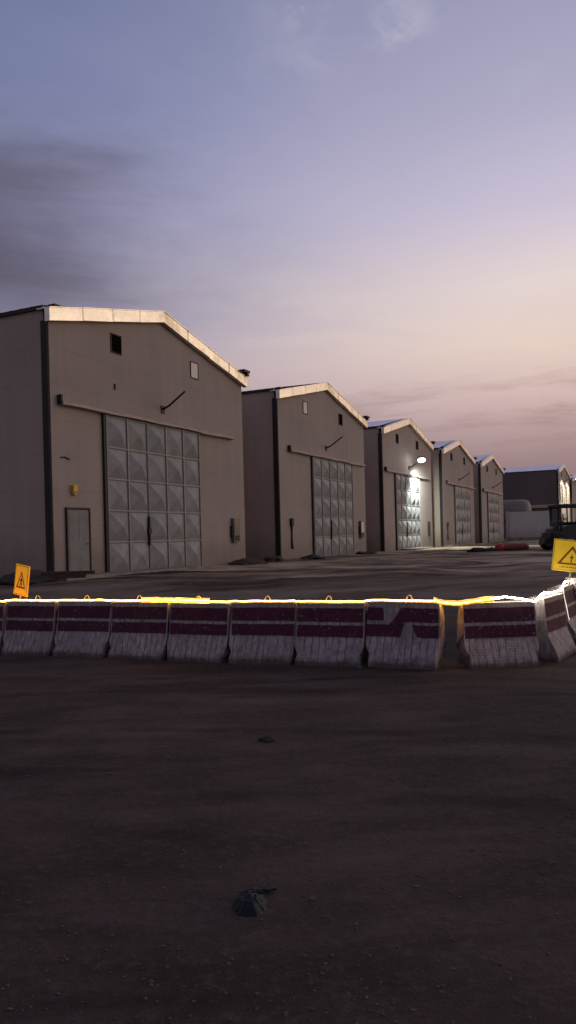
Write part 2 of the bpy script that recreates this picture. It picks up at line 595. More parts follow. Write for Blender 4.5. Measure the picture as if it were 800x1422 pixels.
def make_warehouse(s, label, W=11.7, E=7.65, RH=8.95, D=24.0, key='a', vents=('black', 'black'), extras=(), origin=None, door=True, shift=0.0):
    p = P0 + DIR * s if origin is None else Vector(origin[:2])
    gz = GZ if origin is None else origin[2]
    root = empty('warehouse', (p.x, p.y, gz), RZ, label, 'warehouse', 'gabled warehouses in a row')
    g = wh_meshes(W, E, RH, D, key)
    link('facade_wall', g['facade_wall'], root)
    link('side_wall', g['side_l'], root)
    link('side_wall', g['side_r'], root)
    link('back_wall', g['back'], root)
    link('roof', g['roof'], root)
    link('fascia', g['fascia'], root)
    link('verge_board', g['verge'], root)
    link('gutter', g['gl'], root)
    link('gutter', g['gr'], root)
    link('corner_post', g['pl'], root)
    link('corner_post', g['pr'], root)
    k = W / 11.7
    for i, vx in enumerate((3.15 * k, 7.95 * k)):
        def vf(vx=vx, kind=vents[i]):
            mb = MB()
            mb.box(vx - 0.25, vx + 0.25, -0.012, -0.004, E - 0.32, E + 0.26)
            return mb.mesh('pane', M[kind])

        def ff(vx=vx):
            mb = MB()
            frame_rect(mb, vx - 0.28, vx + 0.28, E - 0.35, E + 0.29, 0.03, -0.03, 0.003)
            return mb.mesh('vent_window', M['dark'])
        v = link('vent_window', cached(key + 'vf%d' % i, ff), root)
        link('pane', cached(key + 'vp%d%s' % (i, vents[i]), vf), v)
        if vents[i] == 'pale':
            v['label'] = 'small gable opening closed with a pale board'
    if door:
        dx0, cw, rh = 2.42, 1.116, 1.03
        l1 = link('door_leaf', cached('leaf1', lambda: leaf_mesh(dx0, 2, cw, 5, rh)), root)
        l2 = link('door_leaf', cached('leaf2', lambda: leaf_mesh(dx0 + 2 * cw + 0.02, 3, cw, 5, rh)), root)

        def hm(x):
            mb = MB()
            mb.box(x - 0.03, x + 0.03, -0.17, -0.10, 0.9, 1.9)
            mb.box(x - 0.09, x + 0.06, -0.19, -0.105, 1.3, 1.5)
            return mb.mesh('handle', M['dark'])
        l1.location.x = l2.location.x = shift
        link('handle', cached('h1', lambda: hm(dx0 + 2 * cw - 0.07)), l1)

        def jamb():
            mb = MB()
            mb.box(dx0 - 0.11, dx0 - 0.012, -0.09, 0.004, 0.0, 5.24)
            return mb.mesh('door_jamb', M['dark'])
        link('door_jamb', cached('jamb', jamb), root).location.x = shift

        def rail():
            mb = MB()
            n = 30
            prev = None
            for i in range(n + 1):
                x = 0.32 + 10.35 * i / n
                w = 0.035 * noise.noise(Vector((x * 0.55, 4.2, 0))) + (-0.02 if x > 8 else 0)
                yw = 0.03 * noise.noise(Vector((x * 0.8, 9.1, 0)))
                ring = [(x, 0.0, 5.20 + w), (x, -0.20 + yw, 5.22 + w), (x, -0.21 + yw, 5.30 + w), (x, -0.10 + yw, 5.38 + w), (x, 0.0, 5.40 + w)]
                if prev:
                    for q in range(4):
                        mb.face([prev[q], ring[q], ring[q + 1], prev[q + 1]], 0)
                else:
                    mb.face(ring)
                prev = ring
            mb.face(prev[::-1])
            return mb.mesh('door_rail', M['rail'])
        rl = link('door_rail', cached('rail', rail), root)
        rl.location.x = shift * 0.5

        def stop():
            mb = MB()
            mb.box(0.28, 0.345, -0.17, -0.003, 5.22, 5.50)
            return mb.mesh('end_stop', M['dark'])
        link('end_stop', cached('stop', stop), rl)

        def arm():
            mb = MB()
            mb.tube([(5.75, 0.0, 5.80), (5.75, -0.30, 5.92), (5.75, -0.98, 6.36)], 0.038, 8)
            mb.box(5.64, 5.86, -0.03, -0.003, 5.66, 5.94)
            return mb.mesh('lamp_arm', M['dark'])
        link('lamp_arm', cached('arm', arm), root)
    if 'small_door' in extras:
        mb = MB()
        mb.box(0.56, 1.52, -0.045, -0.006, 0.02, 2.06)
        mb.box(0.62, 0.98, -0.052, -0.04, 1.1, 1.98)
        mb.box(1.06, 1.46, -0.052, -0.04, 1.1, 1.98)
        mb.box(0.62, 1.46, -0.052, -0.04, 0.1, 1.0)
        d = mb.build('small_door', M['door_dark'], root)
        mb = MB()
        frame_rect(mb, 0.50, 1.58, -0.02, 2.14, 0.05, -0.07, 0.002)
        mb.build('frame', M['dark'], d)
        mb = MB()
        mb.tube([(1.44, -0.05, 1.02), (1.44, -0.11, 1.02), (1.33, -0.11, 1.02)], 0.012, 8)
        mb.build('handle', M['dark'], d)
        mb = MB()
        mb.box(0.78, 0.98, -0.12, -0.003, 2.62, 2.82)
        mb.tube([(0.80, -0.06, 2.62), (0.86, -0.09, 2.52), (0.93, -0.07, 2.55)], 0.035, 8)
        o = mb.build('alarm_beacon', M['yellow'], root)
        mb = MB()
        mb.tube([(0.35, -0.02, 3.63), (0.5, -0.03, 3.66), (0.75, -0.03, 3.6)], 0.02, 6)
        mb.build('cable_stub', M['dark'], root)
        mb = MB()
        mb.box(3.0, 3.06, -0.04, -0.003, 6.1, 6.28)
        mb.build('wall_hook', M['dark'], root)
    if 'cabinet' in extras or 'glint_cabinet' in extras:
        mb = MB()
        mb.box(10.5, 11.02, -0.14, -0.003, 0.92, 1.92)
        c = mb.build('meter_cabinet', M['cabinet'], root)
        mb = MB()
        mb.box(10.55, 10.97, -0.152, -0.143, 1.25, 1.87)
        mb.build('glass_front', M['glass'] if 'cabinet' in extras else M['pale'], c)  # pale front is a reflection in the glass put into the colour
        mb = MB()
        mb.box(10.42, 10.495, -0.1, -0.003, 1.1, 1.6)
        mb.box(10.57, 10.95, -0.152, -0.143, 0.97, 1.2)
        mb.build('side_box', M['dark'], c)
        if 'glint_cabinet' in extras:
            c['label'] = 'meter cabinet with a bright reflection painted on its front'
    if 'conduit' in extras:
        mb = MB()
        mb.box(1.0, 1.22, -0.13, -0.003, 1.62, 1.98)
        mb.tube([(1.11, -0.05, 1.62), (1.11, -0.05, 0.8), (1.16, -0.05, 0.5)], 0.05, 8)
        mb.build('switch_box', M['dark'], root)
    if 'conduit_right' in extras:
        mb = MB()
        mb.box(10.35, 10.62, -0.13, -0.003, 0.9, 2.0)
        mb.build('meter_cabinet', M['dark'], root)
    if 'floodlight' in extras:
        mb = MB()
        mb.box(5.42, 5.90, -1.20, -0.74, 6.40, 6.50)
        mb.box(5.68, 5.82, -1.02, -0.94, 6.3, 6.42)
        f = mb.build('floodlight', M['dark'], root, 0.015)
        bm = bmesh.new()
        bmesh.ops.create_uvsphere(bm, u_segments=20, v_segments=10, radius=1.0)
        for v in bm.verts:
            v.co = Vector((v.co.x * 0.25, v.co.y * 0.25, v.co.z * 0.18)) + Vector((5.66, -0.97, 6.30))
        me = bpy.data.meshes.new('lens')
        bm.to_mesh(me)
        bm.free()
        me.materials.append(M['lens'])
        for q in me.polygons:
            q.use_smooth = True
        ln = link('lens', me, f)
        ld = bpy.data.lights.new('flood_beam', 'SPOT')
        ld.energy = 3400
        ld.color = (0.90, 1.0, 0.90)
        ld.spot_size = R(146)
        ld.spot_blend = 0.7
        ld.shadow_soft_size = 0.12
        lo = bpy.data.objects.new('flood_beam', ld)
        COL.objects.link(lo)
        lo.parent = root
        lo.location = (5.9, -1.25, 6.04)
        dvec = Vector((0.55, -0.10, -1.0))
        lo.rotation_euler = dvec.to_track_quat('-Z', 'Y').to_euler()
    return root


PITCH = 15.2
make_warehouse(0, 'nearest and largest gabled warehouse with small steel side door and yellow alarm above it', vents=('black', 'pale'), extras=('small_door', 'cabinet'))
make_warehouse(PITCH, 'second gabled warehouse, unlit, with pale left gable opening and bright meter cabinet', vents=('pale', 'black'), extras=('glint_cabinet', 'conduit'), shift=1.35)
make_warehouse(2 * PITCH, 'warehouse with white floodlight shining down on its panelled steel door', extras=('floodlight', 'conduit_right'))
make_warehouse(3 * PITCH, 'unlit warehouse just beyond the floodlit one, lit edge at its left corner', extras=('conduit',), shift=1.5)
make_warehouse(4 * PITCH, 'farthest warehouse of the near row, narrow in view before the white boundary wall', extras=(), shift=0.4)
FARW = (40.2, 115.0, 0.6)
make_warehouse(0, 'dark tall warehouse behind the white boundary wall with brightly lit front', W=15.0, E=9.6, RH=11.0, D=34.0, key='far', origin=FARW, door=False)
far = bpy.data.objects['warehouse.005']
mb = MB()
mb.box(-0.35, -0.003, 0.3, 33.0, 4.5, 4.95)
mb.build('ledge', M['side'], far)
for wx in (1.2, 4.1, 7.0, 9.9, 12.8):
    for wz, wh in ((1.0, 2.6), (5.4, 2.6)):
        mb = MB()
        mb.box(wx - 0.55, wx + 0.55, -0.035, -0.004, wz, wz + wh)
        w_ = mb.build('window', M['glass'], far)
        mb = MB()
        frame_rect(mb, wx - 0.63, wx + 0.63, wz - 0.08, wz + wh + 0.08, 0.08, -0.09, 0.003)
        mb.box(wx - 0.03, wx + 0.03, -0.07, -0.037, wz, wz + wh)
        mb.build('frame', M['side'], w_)
q = Vector(FARW[:2]) + DIR * 19.0
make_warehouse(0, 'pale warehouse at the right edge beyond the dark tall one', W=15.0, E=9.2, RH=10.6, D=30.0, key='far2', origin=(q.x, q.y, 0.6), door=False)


def local_pt(origin, x, y, z):
    o = Vector(origin)
    n = Vector((-DIR.y, DIR.x))
    return Vector((o.x + DIR.x * x + n.x * y, o.y + DIR.y * x + n.y * y, z))


# wall lamp on the far warehouse front (its facade is floodlit in the photo)
for i, lx in enumerate((4.5, 11.5)):
    p = local_pt(FARW, lx, -2.2, 9.4)
    root = empty('wall_lamp', (p.x, p.y, p.z), RZ, 'small bright lamp on a bracket over the lit front of the far warehouse' if i == 0 else 'second small lamp further along the lit far front, near the picture edge', 'lamp', 'lamps on the far warehouse front')
    mb = MB()
    mb.tube([(0, 2.19, -0.3), (0, 1.0, 0.1), (0, 0.1, 0.12)], 0.05, 8)
    mb.build('bracket', M['dark'], root)
    mb = MB()
    mb.box(-0.3, 0.3, -0.25, 0.25, 0.0, 0.14)
    mb.build('lamp_head', M['dark'], root, 0.02)
    mb = MB()
    mb.box(-0.24, 0.24, -0.2, 0.2, -0.06, -0.004)
    mb.build('lens', M['lens'], root, 0.02)
    ld = bpy.data.lights.new('lamp_beam', 'SPOT')
    ld.energy = 2400
    ld.color = (1.0, 0.98, 0.80)
    ld.spot_size = R(150)
    ld.spot_blend = 0.5
    ld.shadow_soft_size = 0.2
    lo = bpy.data.objects.new('lamp_beam', ld)
    COL.objects.link(lo)
    lo.parent = root
    lo.location = (0, 0.1, -0.15)
    lo.rotation_euler = Vector((0, 0.45, -1.0)).to_track_quat('-Z', 'Y').to_euler()

# ------------------------------------------------------------------ slab along the first warehouse
mb = MB()
rnd = random.Random(5)
nseg = 14
pts = []
for i in range(nseg + 1):
    x = -0.7 + 7.6 * i / nseg
    pts.append((x, -1.05 - 0.12 * noise.noise(Vector((x * 0.9, 1.7, 0)))))
top = 0.10
for i in range(nseg):
    a, b = pts[i], pts[i + 1]
    mb.face([(a[0], -0.13, top), (a[0], a[1], top), (b[0], b[1], top), (b[0], -0.13, top)])
    mb.face([(a[0], a[1], top), (a[0], a[1] - .05, -0.5), (b[0], b[1] - .05, -0.5), (b[0], b[1], top)])
mb.face([(pts[0][0], -0.13, top), (pts[0][0], -0.13, -0.5), (pts[0][0], pts[0][1] - .05, -0.5), (pts[0][0], pts[0][1], top)])
mb.face([(pts[-1][0], -0.13, top), (pts[-1][0], pts[-1][1], top), (pts[-1][0], pts[-1][1] - .05, -0.5), (pts[-1][0], -0.13, -0.5)])
o = mb.build('pavement', M['concrete'])
o.location = (P0.x, P0.y, GZ - 0.01)
o.rotation_euler = (0, 0, RZ)
tag(o, kind='structure')
for i, (s0, s1, out) in enumerate(((2 * PITCH + 2.6, 2 * PITCH + 7.2, 1.3), (3 * PITCH - 1.0, 3 * PITCH + 1.6, 0.9))):
    mb = MB()
    mb.box(0, s1 - s0, -out, -0.26, -0.2, 0.1)
    p = P0 + DIR * s0
    o = mb.build('doorstep_slab', M['concrete'], None, 0.02)
    o.location = (p.x, p.y, GZ)
    o.rotation_euler = (0, 0, RZ)
    tag(o, ['pale concrete slab on the ground before the floodlit steel door', 'low concrete slab at the left corner of the warehouse beyond the floodlit one'][i], 'slab')

# ------------------------------------------------------------------ barriers
BL, BH = 0.925, 0.80


def barrier_mat(arrow):
    m, t, b, tc = material('painted_barrier' + ('_arrow' if arrow else ''))
    o = tc.outputs['Object']
    oi = t.new('ShaderNodeObjectInfo')
    sh = t.new('ShaderNodeCombineXYZ')
    t.put(sh.inputs[0], t.mul(oi.outputs['Random'], 40.0))
    va = t.new('ShaderNodeVectorMath', operation='ADD')
    t.l.new(o, va.inputs[0])
    t.l.new(sh.outputs[0], va.inputs[1])
    v = va.outputs[0]
    sep = t.new('ShaderNodeSeparateXYZ')
    t.l.new(o, sep.inputs[0])
    wob = t.mul(t.sub(t.noise(v, 9.0, 4, 0.6), 0.5), 0.022)
    x = t.plus(sep.outputs[0], wob)
    z = t.plus(sep.outputs[2], wob)
    u = t.math('DIVIDE', t.plus(x, BL / 2), BL)

    def band(z0, z1):
        return t.mul(t.step(z, z0 - .004, z0 + .004), t.sub(1.0, t.step(z, z1 - .004, z1 + .004)))

    def right_of(u0, z0, u1, z1):
        # 1 where u is to the right of the line through (u0,z0),(u1,z1)
        k = (u1 - u0) / (z1 - z0)
        edge = t.plus(t.mul(t.sub(z, z0), k), u0)
        return t.step(t.sub(u, edge), -.006, .006)

    def left_of(*a): return t.sub(1.0, right_of(*a))
    if not arrow:
        red = t.math('MAXIMUM', band(0.37, 0.52), band(0.56, 0.735))
        # bare strips at both ends
        endm = t.mul(t.step(u, 0.012, 0.022), t.sub(1.0, t.step(u, 0.978, 0.988)))
        red = t.mul(red, endm)
    else:
        r1 = t.mul(band(0.57, 0.73), left_of(0.225, 0.73, 0.235, 0.57))
        r2 = t.mul(band(0.555, 0.73), right_of(0.47, 0.73, 0.35, 0.55))
        rm = t.mul(t.mul(band(0.515, 0.56), right_of(0.34, 0.56, 0.30, 0.52)), left_of(0.53, 0.56, 0.52, 0.52))
        r3 = t.mul(band(0.37, 0.52), left_of(0.515, 0.52, 0.465, 0.37))
        r4 = t.mul(band(0.37, 0.52), right_of(0.62, 0.52, 0.70, 0.37))
        red = r1
        for q in (r2, rm, r3, r4):
            red = t.math('MAXIMUM', red, q)
        red = t.mul(red, t.sub(1.0, t.step(u, 0.978, 0.988)))
    # chips in the paint
    red = t.mul(red, t.sub(1.0, t.mul(t.step(t.noise(v, 26.0, 5, 0.65), 0.60, 0.68), 0.75)))
    nb = t.noise(v, 5.0, 6, 0.65)
    white = t.ramp(nb, [(0.3, (0.27, 0.225, 0.225, 1)), (0.7, (0.46, 0.40, 0.395, 1))])
    # drips and a worn net-like rib pattern on the lower, white skirt
    drip = t.step(t.noise(t.map(v, (24, 24, 1.1)), 1.0, 4, 0.6), 0.47, 0.62)
    white = t.mix(t.mul(drip, 0.50), white, (0.12, 0.095, 0.09, 1))
    wx = t.plus(x, t.mul(t.sub(t.noise(v, 4.0, 3, 0.5), 0.5), 0.09))
    gx = t.math('ABSOLUTE', t.sub(t.math('FRACT', t.mul(wx, 11.0)), 0.5))
    ribs = t.mul(t.sub(1.0, t.step(gx, 0.02, 0.16)), t.step(t.noise(v, 5.0, 3, 0.6), 0.36, 0.56))
    fx = t.math('ABSOLUTE', t.sub(t.math('FRACT', t.mul(x, 30.0)), 0.5))
    fz = t.math('ABSOLUTE', t.sub(t.math('FRACT', t.mul(z, 32.0)), 0.5))
    net = t.math('MAXIMUM', t.sub(1.0, t.step(fx, 0.05, 0.2)), t.sub(1.0, t.step(fz, 0.05, 0.2)))
    net = t.mul(net, t.step(t.noise(v, 3.0, 3, 0.6), 0.40, 0.58))
    white = t.mix(t.mul(net, 0.5), white, (0.12, 0.095, 0.09, 1))
    white = t.mix(t.mul(ribs, 0.7), white, (0.09, 0.07, 0.068, 1))
    redc = t.ramp(nb, [(0.3, (0.058, 0.013, 0.028, 1)), (0.7, (0.10, 0.025, 0.046, 1))])
    cap = t.step(z, 0.735, 0.745)
    white = t.mix(t.mul(cap, 0.5), white, (0.30, 0.23, 0.17, 1))
    c = t.mix(red, white, redc)
    # mud splash at the foot
    zm = t.plus(sep.outputs[2], t.mul(t.sub(t.noise(v, 6.0, 5, 0.65), 0.5), 0.32))
    mud = t.sub(1.0, t.step(zm, 0.02, 0.15))
    c = t.mix(t.mul(mud, 0.85), c, (0.075, 0.055, 0.048, 1))
    c = t.mix(t.mul(t.step(t.noise(v, 2.6, 6, 0.7), 0.52, 0.75), 0.5), c, (0.10, 0.075, 0.066, 1))
    t.put(b.inputs['Base Color'], c)
    b.inputs['Roughness'].default_value = 0.8
    b.inputs['Specular IOR Level'].default_value = 0.25
    h = t.plus(t.noise(v, 45.0, 5, 0.65), t.mul(nb, 1.5))
    h = t.sub(t.sub(h, t.mul(net, 0.4)), t.mul(ribs, 1.2))
    t.put(b.inputs['Normal'], t.bump(h, 0.4, 0.012))
    return m


M['barrier'] = barrier_mat(False)
M['barrier_arrow'] = barrier_mat(True)
M['loop'] = simple('loop_wire', (0.55, 0.42, 0.24), 0.45, 0.2)


def barrier_mesh(mat, seed):
    prof = [(0.285, 0.0), (0.285, 0.075), (0.16, 0.345), (0.095, BH), (-0.095, BH), (-0.16, 0.345), (-0.285, 0.075), (-0.285, 0.0)]
    bm = bmesh.new()
    n = 14
    # refine profile
    pr = []
    for i in range(len(prof)):
        a, b = prof[i], prof[(i + 1) % len(prof)]
        k = max(1, int(math.hypot(b[0] - a[0], b[1] - a[1]) / 0.08))
        for q in range(k):
            pr.append((a[0] + (b[0] - a[0]) * q / k, a[1] + (b[1] - a[1]) * q / k))
    rings = []
    for i in range(n + 1):
        x = -BL / 2 + BL * i / n
        rings.append([bm.verts.new((x, -y, z)) for y, z in pr])
    m = len(pr)
    for i in range(n):
        for q in range(m):
            bm.faces.new((rings[i][q], rings[i][(q + 1) % m], rings[i + 1][(q + 1) % m], rings[i + 1][q]))
    bm.faces.new(rings[0])
    bm.faces.new(rings[-1][::-1])
    for v in bm.verts:
        c = v.co.copy()
        p = c * 4.0 + Vector((seed * 7.3, 0, 0))
        amp = 0.006
        # chipped lower corners
        if abs(c.x) > BL / 2 - 0.01:
            amp = 0.014
            if c.z < 0.2:
                v.co.x -= math.copysign(0.03 + 0.035 * (noise.noise(p * 1.3) + 0.4), c.x)
            elif c.z > 0.7:
                v.co.x -= math.copysign(0.01 * (1 + noise.noise(p * 2)), c.x)
        v.co += Vector((noise.noise(p), noise.noise(p + Vector((9, 2, 5))), noise.noise(p + Vector((3, 8, 1))))) * amp
    bmesh.ops.recalc_face_normals(bm, faces=bm.faces)
    me = bpy.data.meshes.new('concrete_barrier')
    bm.to_mesh(me)
    bm.free()
    me.materials.append(mat)
    return me


def loop_mesh():
    mb = MB()
    mb.tube([(0.042 * math.cos(a), 0.0, BH - 0.02 + 0.105 * math.sin(a)) for a in [math.pi * i / 14 for i in range(15)]], 0.007, 8)
    return mb.mesh('lifting_loop', M['loop'])


BMESH = [barrier_mesh(M['barrier'], i) for i in range(4)]
BARROW = barrier_mesh(M['barrier_arrow'], 9)
LOOP = loop_mesh()
TOPS = []


def barrier(x, y, rz, label, me, loop=True, z=None, pitch=0.0, roll=0.0, lx=0.0, h=1.0):
    o = link('concrete_barrier', me)
    zz = ground_z(x, y) - 0.012 if z is None else z
    o.location = (x, y, zz)
    o.rotation_euler = Euler((roll, pitch, rz))
    o.scale = (1, 1, h)
    tag(o, label, 'barrier', 'red and white concrete barriers')
    if loop:
        c = link('lifting_loop', LOOP, o)
        c.location = (lx, 0, 0)
        c.rotation_euler = (0, 0, 0.5 - lx)
    return o


ra = math.atan2(-0.342, 0.883)
blab = {
    -2: 'red and white barrier cut off by the left picture edge',
    -1: 'red and white barrier at the far left, under the orange warning sign',
    0: 'barrier just right of the orange warning sign, below the small side door',
    1: 'barrier under the left half of the glowing amber light bundle, left of centre',
    2: 'barrier at the right end of the amber light bundle, below the nearest steel door',
    3: 'middle barrier under thin white lights, below the gap between nearest two warehouses',
    4: 'plain banded barrier immediately left of the one painted with a slanted arrow',
    5: 'barrier painted with a slanted broken arrow in its red bands',
}
C0 = Vector((-4.37, 11.8)) + Vector((0.362, 0.932)) * 0.20
rnd = random.Random(21)
ROW = []
for k in range(-1, 7):
    t = k + 0.5
    x = C0.x + 0.883 * t
    y = C0.y - 0.342 * t
    me = BARROW if k == 6 else BMESH[k % 4]
    o = barrier(x, y, ra + rnd.uniform(-0.06, 0.06), blab[k - 1], me, True, lx=rnd.uniform(-0.06, 0.08), roll=rnd.uniform(-.02, .02), pitch=rnd.uniform(-.008, .008))
    ROW.append(o)
CORNER = barrier(2.57, 9.70, R(4.0), 'barrier standing apart after the gap, where amber lights turn white', BMESH[1], False)
BENDS = [
    barrier(3.33, 10.2, R(56), 'barrier right after the corner, turned away with brightly lit end', BMESH[2], False, roll=R(3)),
    barrier(3.875, 11.0, R(60), 'turned away barrier just below the yellow electric hazard sign', BMESH[3], False, roll=R(-3)),
    barrier(4.50, 11.63, R(34), 'last barrier, cut off by the right picture edge', BMESH[0], False),
]

# ------------------------------------------------------------------ rope light
M['rope_warm'] = emit('rope_warm', (1.0, 0.54, 0.085, 1), 16.0)
M['rope_amber'] = emit('rope_amber', (1.0, 0.47, 0.03, 1), 26.0)
M['rope_halo'] = emit('rope_halo', (1.0, 0.44, 0.02, 1), 1.2)
M['edge_glow'] = emit('dim_white_edge_glow', (1.0, 0.95, 0.85, 1), 1.1)
M['rope_white'] = emit('rope_white', (1.0, 0.93, 0.78, 1), 24.0)


def top_point(o, lx, dz=0.02, ly=-0.06):
    mat = Matrix.LocRotScale(o.location, o.rotation_euler, o.scale)
    return mat @ Vector((lx, ly, BH + dz))


rope = empty('rope_light', (C0.x, C0.y, 0.85), 0, 'glowing rope light strung along the tops of the barriers, amber then white', 'rope light')


def seg(mat, path, r, wob=0.008, n=10, name='light_tube', seed=0):
    p2 = []
    for i in range(len(path) - 1):
        a, b = Vector(path[i]), Vector(path[i + 1])
        for q in range(n):
            p2.append(a.lerp(b, q / n))
    p2.append(Vector(path[-1]))
    out = []
    for i, p in enumerate(p2):
        w = Vector((noise.noise(Vector((i * .31, seed, 1))), noise.noise(Vector((i * .37, seed, 5))), noise.noise(Vector((i * .29, seed, 9)))))
        out.append(p + w * wob - rope.location)
    mb = MB()
    rr = [r * (1 + 0.25 * noise.noise(Vector((i * .45, seed, 3)))) for i in range(len(out))]
    mb.tube(out, rr, 8)
    return mb.build(name, mat, rope)


warm = []
for o in ROW:
    for lx in (-0.42, 0.0, 0.42):
        warm.append(top_point(o, lx))
seg(M['rope_warm'], warm, 0.0085, 0.010, 8, seed=1)
# thick amber bundles where the slack is coiled up
def bundle(path, seed, mat, k=3, r=0.013, spread=0.028):
    for j in range(k):
        a = 2 * math.pi * j / k
        q = [Vector(p) + Vector((0, -0.02 + spread * math.cos(a) * 0.7, 0.012 + spread * math.sin(a))) for p in path]
        seg(mat, q, r * 0.85, 0.010, 9, 'light_coil', seed + j)
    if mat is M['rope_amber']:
        for j in range(4):  # dim amber tubes added as a glow halo round the bundle
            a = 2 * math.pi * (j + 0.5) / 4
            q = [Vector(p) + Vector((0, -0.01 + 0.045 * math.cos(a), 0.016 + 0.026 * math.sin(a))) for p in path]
            seg(M['rope_halo'], q, 0.010, 0.010, 9, 'halo_coil', seed + 10 + j)


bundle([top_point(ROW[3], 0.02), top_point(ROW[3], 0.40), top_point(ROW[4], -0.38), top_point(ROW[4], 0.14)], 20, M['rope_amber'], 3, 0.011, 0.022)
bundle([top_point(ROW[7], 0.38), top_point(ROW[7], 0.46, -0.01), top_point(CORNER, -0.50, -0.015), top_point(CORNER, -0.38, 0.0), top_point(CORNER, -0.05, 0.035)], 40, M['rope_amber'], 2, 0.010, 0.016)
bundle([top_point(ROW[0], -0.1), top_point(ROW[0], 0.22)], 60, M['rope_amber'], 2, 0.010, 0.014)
w = [top_point(CORNER, -0.10, 0.035), top_point(CORNER, 0.1, 0.05), top_point(CORNER, 0.30, 0.02), top_point(CORNER, 0.47, -0.02)]
bundle(w, 80, M['rope_white'], 2, 0.011, 0.016)
w2 = [top_point(CORNER, 0.47, -0.02), top_point(BENDS[0], -0.45, 0.05), top_point(BENDS[0], 0.0, 0.03), top_point(BENDS[0], 0.44, 0.03),
      top_point(BENDS[1], 0.0, 0.05), top_point(BENDS[1], 0.44, 0.03), top_point(BENDS[2], 0.0, 0.03), top_point(BENDS[2], 0.46, 0.03)]
bundle(w2, 90, M['rope_white'], 2, 0.010, 0.016)
w3 = [top_point(BENDS[0], -0.47, 0.0), top_point(BENDS[0], -0.46, 0.09, -0.1)]
seg(M['rope_white'], w3, 0.012, 0.004, 6, 'light_tube', 97)
# glowing lines put along the lit end edges of the turned barriers
for o, lx, ln in ((BENDS[1], -0.44, 0.44), (BENDS[2], -0.40, 0.24)):
    a = top_point(o, lx, 0.02, -0.11)
    b = top_point(o, lx + 0.02, -ln, -0.165)
    seg(M['edge_glow'], [a, b], 0.0045, 0.006, 10, 'edge_glow_line', 101 + int(ln * 10))

# ------------------------------------------------------------------ warning signs
M['sign_yellow'] = simple('sign_yellow', (0.80, 0.50, 0.02), 0.45, 0.0, 0.10, 5.0, 0.05)
M['sign_orange'] = simple('sign_orange', (0.85, 0.30, 0.012), 0.45, 0.0, 0.12, 5.0, 0.05)
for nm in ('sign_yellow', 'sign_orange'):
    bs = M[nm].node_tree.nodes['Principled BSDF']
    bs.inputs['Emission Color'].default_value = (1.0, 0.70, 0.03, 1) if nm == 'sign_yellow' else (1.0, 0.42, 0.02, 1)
    bs.inputs['Emission Strength'].default_value = 0.16 if nm == 'sign_yellow' else 0.42  # weak emission stands in for light falling on the boards
M['sign_red'] = simple('sign_red', (0.32, 0.045, 0.01), 0.5, 0.0, 0.15)
M['sign_black'] = simple('sign_black', (0.03, 0.022, 0.012), 0.5, 0.0, 0.2)
M['sign_edge'] = simple('sign_edge', (0.62, 0.40, 0.05), 0.45, 0.0, 0.15)


def tri_ring(mb, cx, cz, w, h, t, y):
    o = [(cx - w / 2, cz), (cx + w / 2, cz), (cx, cz + h)]
    c = (cx, cz + h / 3)
    k = 1 - t
    i = [(c[0] + (p[0] - c[0]) * k, c[1] + (p[1] - c[1]) * k) for p in o]
    for a in range(3):
        b = (a + 1) % 3
        mb.prism_xz([o[a], o[b], i[b], i[a]], y - 0.002, y)


